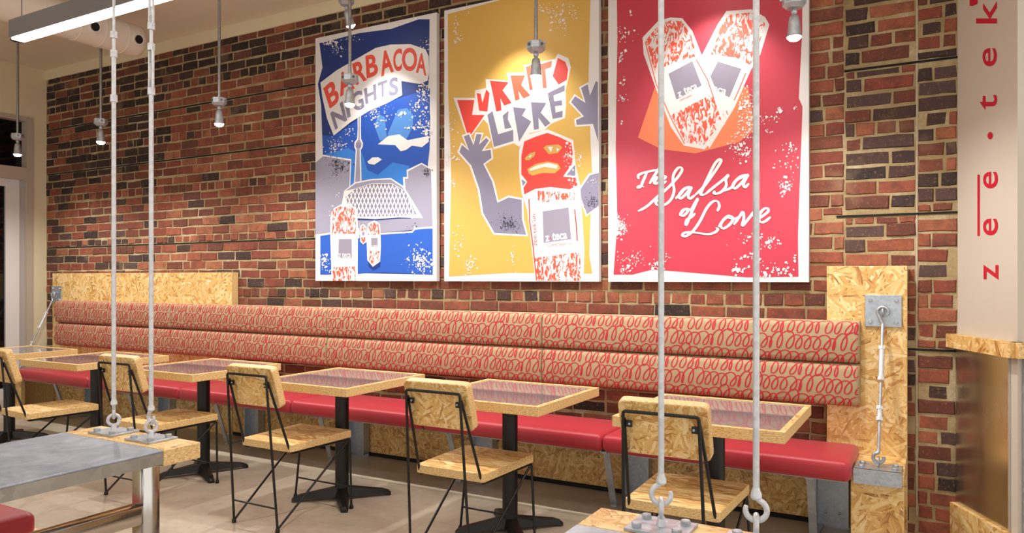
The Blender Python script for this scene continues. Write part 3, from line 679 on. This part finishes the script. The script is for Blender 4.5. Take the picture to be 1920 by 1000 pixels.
# ------------------------------------------------------------------ strand-board panels behind the bench
o = MB().bevbox(-8.06, -5.305, 4.42, 4.492, .0, 1.415, .002, 1, False).build('board_panel', 'osb_wall'); tag(o, 'wide strand board back panel at the far left end of the bench', 'panel', 'strand board back panels')
o = MB().bevbox(-.511, -.119, 4.42, 4.492, .0, 1.43, .002, 1, False).build('board_panel', 'osb_wall'); tag(o, 'tall narrow strand board panel at the right end of the bench', 'panel', 'strand board back panels')
BQ = thing('banquette', 'long red wall bench with patterned backrest along the brick wall', 'bench', (-4.1, 4.2, 0)); BL = Vector((-4.1, 4.2, 0))
for i, (a, b) in enumerate(((-2.55,-.515),(-5.3,-2.553))):
    o = MB().bevbox(a, b, 4.425, 4.445, .03, .40, .002, 1, False).build('kick_panel', 'osb_kick', BQ, BL)
    MB().box(a, b, 4.43, 4.492, 0, .03).build('plinth', 'old_wood', o, BL)
def part_empty(name, loc, lab):
    o = bpy.data.objects.new(name, None); COL.objects.link(o); o.parent = BQ; o.location = Vector(loc)-BL; o['label'] = lab; o.empty_display_size = .05; return o
for xa, xb, lab in ((-.355,-.122,'strand board end block of the bench beside the right tie rod'), (-8.06,-7.885,'strand board end block of the bench at its far left')):
    o = part_empty('bench_end', (xa, 4.2, 0), lab); lc = Vector((xa, 4.2, 0))
    MB().bevbox(xa, xb, 4.0, 4.418, .375, .42, .002, 1, False).build('top_board', 'osb_end', o, lc)
    MB().bevbox(xa, xb, 4.02, 4.06, 0, .374, .002, 1, False).build('front_board', 'osb_wall', o, lc)
    MB().bevbox(xa, xa+.03, 4.06, 4.418, 0, .374, .002, 1, False).build('side_board', 'osb_wall', o, lc)
# ------------------------------------------------------------------ bench seats and brackets
SX = [-.345, -1.64, -2.90, -4.09, -5.35, -6.61, -7.88]
sl = ['red vinyl bench seat at the right end, next to the right tie rod', 'red vinyl bench seat section second from the right end', 'red vinyl bench seat section behind the table in front of the yellow poster',
      'red vinyl bench seat section fourth from the right end', 'red vinyl bench seat section second from the left end', 'red vinyl bench seat section at the far left end']
for i in range(6):
    o = MB().bevbox(SX[i+1]+.001, SX[i]-.001, 3.92, 4.405, .372, .472, .032, 4).build('seat', 'red_vinyl', BQ, BL); o['label'] = sl[i]
    pan = MB().box(SX[i+1]+.02, SX[i]-.02, 3.97, 4.40, .362, .373).build('seat_board', 'dull_steel', o, BL)
bxs = [-.545, -1.66, -2.77, -3.91, -5.05, -6.2, -7.35]
bl = ['rightmost galvanised bench bracket beside the strand board end block', 'galvanised bench bracket left of the nearest wall chair', 'galvanised bench bracket behind the second nearest wall chair', 'galvanised bench bracket behind the chair in front of the blue poster',
      'galvanised bench bracket behind the third table from the left', 'galvanised bench bracket second from the left end', 'leftmost galvanised bench bracket']
def bracket(x, lab):
    t = part_empty('bracket', (x, 4.2, 0), lab)
    MB().box(-.02, .15, .205, .217, 0, .36).box(-.02, -.012, .15, .205, .02, .36).box(.142, .15, .15, .205, .02, .36).build('channel_plate', 'plate_metal', t)
    for xx in (.03,.10):
        for zz in (.08,.28): MB().lathe([(.008,0),(.008,.006),(.005,.008)], c=(xx,.205,zz), seg=8, M=Matrix.Rotation(PI/2,3,'X')).build('bolt', 'galvanised', t)
    MB().prism([(-.16,.361),(-.125,.361),(-.01,0.012),(-.045,.012)], -.02, -.012, 'x').prism([(-.16,.361),(-.152,.361),(-.037,.012),(-.045,.012)], -.012, .02, 'x').build('front_bar', 'galvanised', t)
    MB().box(-.02, .02, -.045, .205, 0, .012).build('foot_bar', 'galvanised', t)
    MB().box(-.02, .02, -.2, .205, .349, .361).build('seat_arm', 'galvanised', t)
for x, lab in zip(bxs, bl): bracket(x, lab)
# ------------------------------------------------------------------ backrest cushions with scribbled print
def cushion(xa, xb, z0, z1, lab, seed):
    yb, th = 4.418, .075; h = z1-z0; rr = .03
    prof = []                       # closed profile in (y,z); front side bulges
    N_ = 22
    front = []
    for i in range(N_+1):
        t = i/N_; z = z0+h*t; e = min(t, 1-t)*h
        bulge = th-.0+.012*math.sin(PI*t)
        if e < rr: bulge -= rr-math.sqrt(max(0, rr*rr-(rr-e)**2))
        front.append((yb-bulge, z))
    xs = []
    for k in (0,.006,.014,.024): xs.append((xa+k, rr*.6-math.sqrt(max(0,(rr*.6)**2-(rr*.6-min(k,rr*.6))**2))))
    mid = [(xa+.024+(xb-xa-.048)*i/12, 0) for i in range(1,12)]
    xs = xs+mid+[(xb-(a-xa), b) for a, b in reversed(xs)]
    m = MB(); vs = []; n = N_+1
    for x, dd in xs:
        for y, z in front: vs.append((x, y+dd, z0+h/2+(z-z0-h/2)*(1-dd*.25/h)))
    fs = [(i*n+j, (i+1)*n+j, (i+1)*n+j+1, i*n+j+1) for i in range(len(xs)-1) for j in range(n-1)]
    m.add(vs, fs, True)
    nb = len(m.v)
    q = []
    for i, (x, dd) in enumerate(xs): q += [(x, yb, z0), (x, yb, z1)]
    m.add(q, [])
    M_ = len(xs)
    for i in range(M_-1):
        m.f += [[i*n, nb+2*i, nb+2*i+2, (i+1)*n], [i*n+n-1, (i+1)*n+n-1, nb+2*i+3, nb+2*i+1], [nb+2*i, nb+2*i+1, nb+2*i+3, nb+2*i+2]]; m.sm += [False]*3
    for i in (0, M_-1): m.f.append([i*n+j for j in range(n)]+[nb+2*i+1, nb+2*i]); m.sm.append(False)
    o = m.build('backrest', 'tan_fabric', BQ, BL); o['label'] = lab
    # print: one continuous looping hand per row, laid on the surface
    L = [0]
    for a, b in zip(front, front[1:]): L.append(L[-1]+math.hypot(b[0]-a[0], b[1]-a[1]))
    T = L[-1]
    def surf(x, s, off=0):
        s = min(max(s,0),T); k = 0
        while k < N_-1 and L[k+1] < s: k += 1
        t = (s-L[k])/(L[k+1]-L[k]); y = front[k][0]*(1-t)+front[k+1][0]*t; z = front[k][1]*(1-t)+front[k+1][1]*t
        e = min(x-xa, xb-x); dd = 0
        if e < .018: dd = .018-math.sqrt(max(0,.018**2-(.018-max(e,0))**2))
        ty, tz = front[k+1][0]-front[k][0], front[k+1][1]-front[k][1]; l = math.hypot(ty,tz)
        return (x, y+dd-tz/l*(.0012+off), z+ty/l*(.0012+off))
    R = random.Random(seed); pm = MB(); rowp = T/3.0
    for row in range(3):
        s0 = T-(row+.55)*rowp; x = xa+R.uniform(-.08,0); pts = []
        # (advance, loop half width, height) of the looping letters of one repeat
        word = [(.040,.024,.80),(.034,.022,.74),(.036,.012,.66),(.042,.026,.78),(.036,.020,.98),(.040,.026,.76),(.032,.010,.66),(.034,.022,.80)]
        if row % 2: word = [(.036,.021,.78),(.036,.024,.72),(.040,.024,.80),(.030,.010,.64),(.036,.018,.92),(.042,.026,.98),(.036,.022,.78)]
        wi = R.randrange(len(word)); b0 = .02
        while x < xb+.05:
            adv, b, hh = word[wi % len(word)]; wi += 1; adv *= 1.28; b *= 1.15; hh = hh*.5*rowp*1.12; n_ = 18
            for k in range(n_):
                a = 2*PI*k/n_; w_ = min(1, k/6); bb_ = b0*(1-w_)+b*w_
                yy = hh*(1-math.cos(a))-.45*rowp
                pts.append((x+adv*k/n_-bb_*math.sin(a)+yy*.30, s0+yy))
            x += adv; b0 = b
        vs = []; n2 = len(pts); keep = []
        for i in range(n2):
            a, b = pts[max(i-1,0)], pts[min(i+1,n2-1)]; tx, ty = b[0]-a[0], b[1]-a[1]; l = math.hypot(tx,ty) or 1
            wd = .0023+.0014*abs(ty/l); nx, ny = -ty/l*wd, tx/l*wd
            pa, pb = (pts[i][0]+nx, pts[i][1]+ny), (pts[i][0]-nx, pts[i][1]-ny)
            keep.append(xa+.002 < pts[i][0] < xb-.002 and .004 < pts[i][1] < T-.004)
            vs += [surf(*pa, (i%60)*1e-5), surf(*pb, (i%60)*1e-5)]
        pm.add(vs, [(2*i,2*i+1,2*i+3,2*i+2) for i in range(n2-1) if keep[i] and keep[i+1]])
    pm.build('scribble_print', 'scribble_red', o, BL)['kind'] = 'stuff'
BX = [-.339, -2.239, -4.131, -6.026, -7.88]
nm = ['at the right end beside the narrow board panel', 'below the yellow poster', 'below and left of the blue poster', 'at the far left end before the wide board panel']
for i in range(4):
    cushion(BX[i+1]+.002, BX[i]-.002, .907, 1.135, 'upper row backrest cushion with red scribbles '+nm[i], 10+i)
    cushion(BX[i+1]+.002, BX[i]-.002, .675, .904, 'lower row backrest cushion with red scribbles '+nm[i], 30+i)
# ------------------------------------------------------------------ tie rods with turnbuckles
def hexbolt(m, c, r=.012, h=.01, M=None): return m.lathe([(r,0),(r,h*.8),(r*.85,h)], c=c, seg=6, M=M, smooth=False)
def arcpts(c, r, a0, a1, u, v, n=12): return [Vector(c)+Vector(u)*(r*math.cos(a0+(a1-a0)*i/n))+Vector(v)*(r*math.sin(a0+(a1-a0)*i/n)) for i in range(n+1)]
def tie(xp, zp, xb, lab):
    t = thing('tie_rod', lab, 'tie rod', (xp, 4.42, zp), 0, 'tie rods at the bench ends'); L0 = t.location
    yb, zb_ = 4.07, .455
    MY = Matrix.Rotation(PI/2, 3, 'X')
    pl = MB().bevbox(xp-.088, xp+.088, 4.408, 4.419, zp-.085, zp+.085, .002, 1, False).build('wall_plate', 'plate_metal', t, L0)
    for sx in (-1,1):
        for sz in (-1,1): hexbolt(MB(), (xp+sx*.062, 4.408, zp+sz*.058), .011, .009, MY).build('bolt', 'galvanised', pl, L0)
    top = Vector((xp, 4.385, zp-.03)); bot = Vector((xb, yb, zb_+.045)); dr_ = (bot-top).normalized()
    MB().tube([(xp,4.41,zp+.012),(xp,4.375,zp+.012)]+[], .007).tube(arcpts((xp,4.378,zp-.006),.02,0,2*PI,(0,1,0),(0,0,1),16)[:-1], .006, 8, True).build('eye', 'galvanised', t, L0)
    hk = arcpts((xp,4.375,zp+.0),.022,-.6*PI,.85*PI,(1,0,0),(0,0,1),12)
    MB().tube([Vector((xp,4.372,zp-.07)),Vector((xp-.012,4.373,zp-.045))]+arcpts((xp,4.375,zp-.004),.026,1.2*PI,-.2*PI,(1,0,0),(0,0,1),12), .0085, 10).build('hook', 'galvanised', t, L0)
    p = lambda k: top.lerp(bot, k)
    MB().tube([p(.06),p(.32)], .0085).tube([p(.5),p(.98)], .0075).build('rod', 'galvanised', t, L0)
    for k0, k1 in ((.24,.47),(.68,.76)):
        MB().tube([p(k0),p(k1)], .013, 12).tube([p(k0-.012),p(k0+.012)], .017, 6).tube([p(k1-.012),p(k1+.012)], .017, 6).build('turnbuckle', 'rod_metal', t, L0)
    MB().tube([p(.96),p(.985)]+arcpts(bot+Vector((0,0,-.02)),.024,.55*PI,2.1*PI,(1,0,0),(0,0,1),12), .0085, 10).build('hook', 'galvanised', t, L0)
    MB().tube(arcpts((xb,yb,zb_+.008),.02,0,2*PI,(0,1,0),(0,0,1),16)[:-1], .006, 8, True).build('eye', 'galvanised', t, L0)
    w2 = .105 if xb > -1 else .075
    blk = MB().bevbox(xb-w2, xb+w2, 3.985, 4.15, .421, .436, .002, 1, False).box(xb-w2, xb+w2, 3.98, 3.997, .365, .436).build('angle_block', 'plate_metal', t, L0)
    for sx in (-1,1):
        for yy in (4.03,4.11): hexbolt(MB(), (xb+sx*w2*.7, yy, .436), .014, .012).build('bolt', 'galvanised', blk, L0)
tie(-.232, 1.19, -.235, 'slender tie rod with turnbuckles on the narrow board panel at right')
tie(-7.968, 1.197, -7.968, 'slanting tie rod with turnbuckle at the far left end of the bench')
# ------------------------------------------------------------------ cafe tables
def cafe_table(cx, cy, rz, lab):
    t = thing('cafe_table', lab, 'table', (cx, cy, 0), rz, 'square cafe tables along the bench'); h = .366; b = .026
    top = MB()
    for x0, x1, y0, y1 in ((-h,h,-h,-h+b),(-h,h,h-b,h),(-h,-h+b,-h+b,h-b),(h-b,h,-h+b,h-b)): top.bevbox(x0,x1,y0,y1,.704,.752,.0015,1,False)
    top.build('edge_frame', 'osb_table', t)
    MB().box(-h+b, h-b, -h+b, h-b, .712, .748).build('table_top', 'table_glass', t)
    MB().box(-.16,.16,-.16,.16,.70,.712).build('mounting_plate', 'black_cast', t)
    MB().lathe([(.05,.03),(.044,.06),(.042,.10),(.042,.68),(.06,.70)], seg=20).build('column', 'black_cast', t)
    for k in range(4):
        a = PI/4+k*PI/2; m = MB(); ca, sa = math.cos(a), math.sin(a); vs = []
        for r, wd, z0, z1 in ((.0,.045,.02,.075),(.06,.042,.02,.07),(.25,.026,.014,.042),(.285,.022,.0,.03),(.30,.016,.0,.018)):
            for s_, z in ((-1,z0),(1,z0),(.6,z1),(-.6,z1)): vs.append((r*ca-s_*wd*sa, r*sa+s_*wd*ca, z))
        m.add(vs, [(i*4+j, i*4+(j+1)%4, i*4+4+(j+1)%4, i*4+4+j) for i in range(4) for j in range(4)]+[(3,2,1,0),(16,17,18,19)]); m.build('base_arm', 'black_cast', t)
    return t
tl = ['square cafe table nearest the camera, by the right end of the bench', 'square cafe table standing below the yellow poster', 'square cafe table standing below the blue poster',
      'square cafe table behind the left pair of suspension rods', 'square cafe table second from the far left end', 'square cafe table farthest left, beside the door']
cx_ = [-.878, -1.996, -3.189, -4.44, -5.636, -6.79]; cyt = [3.465, 3.50, 3.49, 3.46, 3.42, 3.37]
t0 = cafe_table(cx_[0], cyt[0], 0, tl[0])
for x, y, l in zip(cx_[1:], cyt[1:], tl[1:]):
    r = dup(t0, (x, y, 0), random.uniform(-.01,.01), l)
    if l is tl[3]:
        for ch in r.children:
            if ch.name.startswith('base_arm'): ch.rotation_euler.z = .3
# ------------------------------------------------------------------ chairs
def chair(lab):
    t = thing('cafe_chair', lab, 'chair', (0,0,0), 0, 'strand board chairs with black wire frames'); r = .0067
    def bent(pts, n=5, rad=.03):
        out = [Vector(pts[0])]
        for a, b, c_ in zip(pts, pts[1:], pts[2:]):
            a, b, c_ = Vector(a), Vector(b), Vector(c_); p = b+(a-b).normalized()*rad; q = b+(c_-b).normalized()*rad
            for k in range(n+1): u = k/n; out.append(p*(1-u)**2+b*2*u*(1-u)+q*u*u)
        return out+[Vector(pts[-1])]
    MB().tube(bent([(-.17,0,.012),(-.15,-.062,.842),(.15,-.062,.842),(.17,0,.012)], 5, .012), r, 10).build('rear_frame', 'black_steel', t)
    for s in (-1, 1):
        MB().tube(bent([(s*.15,-.050,.812),(s*.178,.085,.408),(s*.197,.535,.408),(s*.228,.515,.012)], 5, .018), r, 10).build('side_rail', 'black_steel', t)
        MB().tube([(s*.169,.006,.02),(s*.196,.525,.40)], r*.95, 10).build('brace', 'black_steel', t)
        for x, y in ((s*.17,0),(s*.228,.515)): MB().lathe([(.011,0),(.013,.006),(.011,.02),(.008,.024)], c=(x,y,0), seg=12).build('foot', 'black_steel', t)
        MB().box(s*.135-.016, s*.135+.016, -.05, -.040, .778, .804).build('bracket', 'black_steel', t)
        MB().lathe([(.005,0),(.005,.003),(.002,.004)], c=(s*.128,-.050,.791), seg=8, M=Matrix.Rotation(PI/2,3,'X')).build('screw', 'galvanised', t)
    MB().tube([(-.168,-.009,.13),(.168,-.009,.13)], r*.8, 8).build('stretcher', 'black_steel', t)
    MB().tube([(-.220,.521,.125),(.220,.521,.125)], r*.8, 8).build('stretcher', 'black_steel', t)
    # seat: rounded trapezoid slab
    def rounded(poly, rad, n=4):
        out = []; k = len(poly)
        for i in range(k):
            a, b, c_ = Vector(poly[i-1]), Vector(poly[i]), Vector(poly[(i+1)%k]); p = b+(a-b).normalized()*rad; q = b+(c_-b).normalized()*rad
            for j in range(n+1): u = j/n; out.append(tuple(p*(1-u)**2+b*2*u*(1-u)+q*u*u))
        return out
    def slab(poly, z0, z1, bev):
        bm = bmesh.new(); f = bm.faces.new([bm.verts.new((p[0],p[1],z0)) for p in poly])
        ext = bmesh.ops.extrude_face_region(bm, geom=[f]); 
        for v in [e for e in ext['geom'] if isinstance(e, bmesh.types.BMVert)]: v.co.z = z1
        bmesh.ops.recalc_face_normals(bm, faces=bm.faces[:])
        ed = [e for e in bm.edges if abs(e.verts[0].co.z-e.verts[1].co.z) < 1e-6]
        bmesh.ops.bevel(bm, geom=ed, offset=bev, segments=2, profile=.5, affect='EDGES'); bm.verts.index_update()
        m = MB().add([v.co[:] for v in bm.verts], [[v.index for v in f.verts] for f in bm.faces], False); bm.free(); return m
    slab(rounded([(-.195,.07),(.195,.07),(.21,.545),(-.21,.545)], .022), .4165, .458, .004).build('seat', 'osb_seat', t)
    m = slab(rounded([(-.178,-.12),(.178,-.12),(.180,.112),(-.180,.112)], .028), -.023, .023, .006)
    M = Matrix.Rotation(math.radians(90+17), 4, 'X')   # stand it up, top leaning back
    M = Matrix.Translation((0, .002, .782)) @ M
    m.v = [tuple(M @ Vector(v)) for v in m.v]; m.build('backrest', 'osb_back', t)
    return t
cl = ['strand board chair at the nearest cafe table, behind the right suspension rods', 'strand board chair at the table below the yellow poster', 'strand board chair at the table below the blue poster',
      'strand board chair seen behind the left suspension rods', 'strand board chair cut by the left edge of the photo']
cp = [(-.912,2.822,.0),(-2.0,2.85,.0),(-3.225,2.845,0.0),(-4.36,2.815,.02),(-5.46,2.66,-.06)]
c0 = chair(cl[0]); c0.location = (cp[0][0], cp[0][1], 0)
for (x, y, a), l in zip(cp[1:], cl[1:]): dup(c0, (x, y, 0), a, l)
# ------------------------------------------------------------------ communal tables hung on rods
def communal(xa, xb, lab):
    t = thing('communal_table', lab, 'table', ((xa+xb)/2, 1.2, 0), 0, 'zinc topped communal tables'); L0 = t.location; y0, y1, y2 = -1.3, 1.695, 1.85
    MB().bevbox(xa, xb, y0, y1, .742, .75, .002, 1, False).build('zinc_top', 'zinc_top', t, L0)
    MB().box(xa+.001, xa+.04, y0, y1-.001, .70, .742).box(xb-.04, xb-.001, y0, y1-.001, .70, .742).box(xa+.04, xb-.04, y1-.04, y1-.001, .70, .742).box(xa+.04, xb-.04, y0, y0+.04, .70, .742).build('top_frame', 'dull_steel', t, L0)
    MB().bevbox(xa, xb, y1+.001, y2, .69, .75, .003, 1, False).build('end_board', 'osb_end', t, L0)
    for x, yl in ((xa+.09, .9), (xb-.07, y1-.075)):
        for y in (yl, y0+.02): MB().bevbox(x, x+.065, y, y+.065, 0, .70, .004, 2).build('leg', 'polished_steel', t, L0)
        MB().bevbox(x+.003, x+.062, y0+.085, yl, .505, .57, .004, 2).build('side_rail', 'polished_steel', t, L0)
    return t
communal(-3.012, -2.39, 'zinc topped communal table in the left foreground')
communal(-.775, -.155, 'communal table at the bottom edge, only its strand board end showing')
def hang(x, y, lab, kind, rot):
    rr = .0086 if kind < 2 else .0074; t = thing('suspension_rod', lab, 'rod', (x, y, .75), 0, 'steel suspension rods'); fwd = -x*SA+y*CA
    Z = lambda py: CAM_Z+(HOR-py)/F_PX*fwd-.75
    u = (math.cos(rot), math.sin(rot), 0); v = (0,0,1)
    pl = MB().bevbox(-.075,.075,-.06,.06,0,.008,.001,1,False).build('base_plate', 'plate_metal', t)
    for sx in (-1,1):
        for sy in (-1,1): hexbolt(MB(), (sx*.05, sy*.037, .008), .0128, .011).build('bolt', 'galvanised', pl)
    er = .021; u2 = (-u[1], u[0], 0)
    MB().tube([(0,0,.008),(0,0,.03)], [.013,.0085], 12).tube(arcpts((0,0,.03+er),er,0,2*PI,u2,v,20)[:-1], .0066, 10, True).build('eye_bolt', 'rod_metal', t)
    hc = Vector((0,0,.03+er*2+.012))
    MB().tube([hc+Vector((0,0,.05)), hc+Vector((0,0,.030))]+arcpts(hc,.0235,.62*PI,2.12*PI,u,v,16), [.0072]*2+[.0068]*15+[.006,.005], 10).build('hook', 'rod_metal', t)
    MB().lathe([(.008,.024),(.0125,.029),(.0125,.038),(.0095,.045),(.008,.052)], c=hc, seg=14).build('collar', 'rod_metal', t)
    zt = CEIL-.75
    rod = MB(); tb = []
    if kind == 0:  # sleeve and one turnbuckle
        rod.tube([hc+Vector((0,0,.05)),(0,0,Z(97))], rr, 12); rod.tube([(0,0,Z(100)),(0,0,Z(60))], .0065, 10)
        tb = [(Z(72), Z(72)+.26)]; col = [Z(185), Z(101)]
    elif kind == 1:
        rod.tube([hc+Vector((0,0,.05)),(0,0,Z(168))], rr, 12); tb = [(Z(178), Z(82)), (Z(56), Z(56)+.26)]; col = []
        rod.tube([(0,0,Z(86)),(0,0,Z(52))], .0065, 10)
    else:
        rod.tube([hc+Vector((0,0,.05)),(0,0,1.62)], rr, 12); tb = [(1.60,1.86)]; col = []
    rod.tube([(0,0,tb[-1][1]-.02),(0,0,zt)], rr, 12)
    rod.build('rod', 'rod_metal', t)
    for a, b in tb:
        m = MB()
        for s in (-1,1): m.tube([Vector(u)*(s*.010)+Vector((0,0,a+.014)), Vector(u)*(s*.0145)+Vector((0,0,a+.03)), Vector(u)*(s*.0145)+Vector((0,0,b-.03)), Vector(u)*(s*.010)+Vector((0,0,b-.014))], .0055, 8)
        m.tube([(0,0,a),(0,0,a+.026)], .0135, 12).tube([(0,0,b-.026),(0,0,b)], .0135, 12)
        m.build('turnbuckle', 'rod_metal', t)
        for za, zb2 in ((a+.02,a+.055),(b-.07,b-.02)): MB().tube([(0,0,za),(0,0,zb2)], .0065, 8).build('threaded_end', 'conduit', t)
    for z in col: MB().tube([(0,0,z-.014),(0,0,z+.014)], .0135, 12).build('collar', 'rod_metal', t)
hang(-2.833, 1.79, 'left of the two steel suspension rods rising from the zinc table', 0, -.56)
hang(-2.59, 1.785, 'right of the two steel suspension rods rising from the zinc table, with long turnbuckle', 1, -.2)
hang(-.580, 1.765, 'steel suspension rod passing in front of the left burrito on the red poster', 2, .32)
hang(-.352, 1.752, 'steel suspension rod passing in front of the right burrito on the red poster', 2, 3.34)
# communal bench in the corner
t = thing('communal_bench', 'red cushioned bench beyond the zinc table in the bottom left corner', 'bench', (-3.2, .4, 0)); L0 = t.location
MB().bevbox(-3.43, -2.985, -1.2, 1.585, .372, .472, .035, 4).build('cushion', 'red_vinyl', t, L0)
MB().bevbox(-3.45, -2.965, -1.2, 1.64, .335, .371, .003, 1, False).build('seat_board', 'osb_end', t, L0)
for y in (-1.0, 1.35): 
    for x in (-3.42, -3.06): MB().bevbox(x, x+.06, y, y+.06, 0, .334, .004, 2).build('leg', 'dull_steel', t, L0)
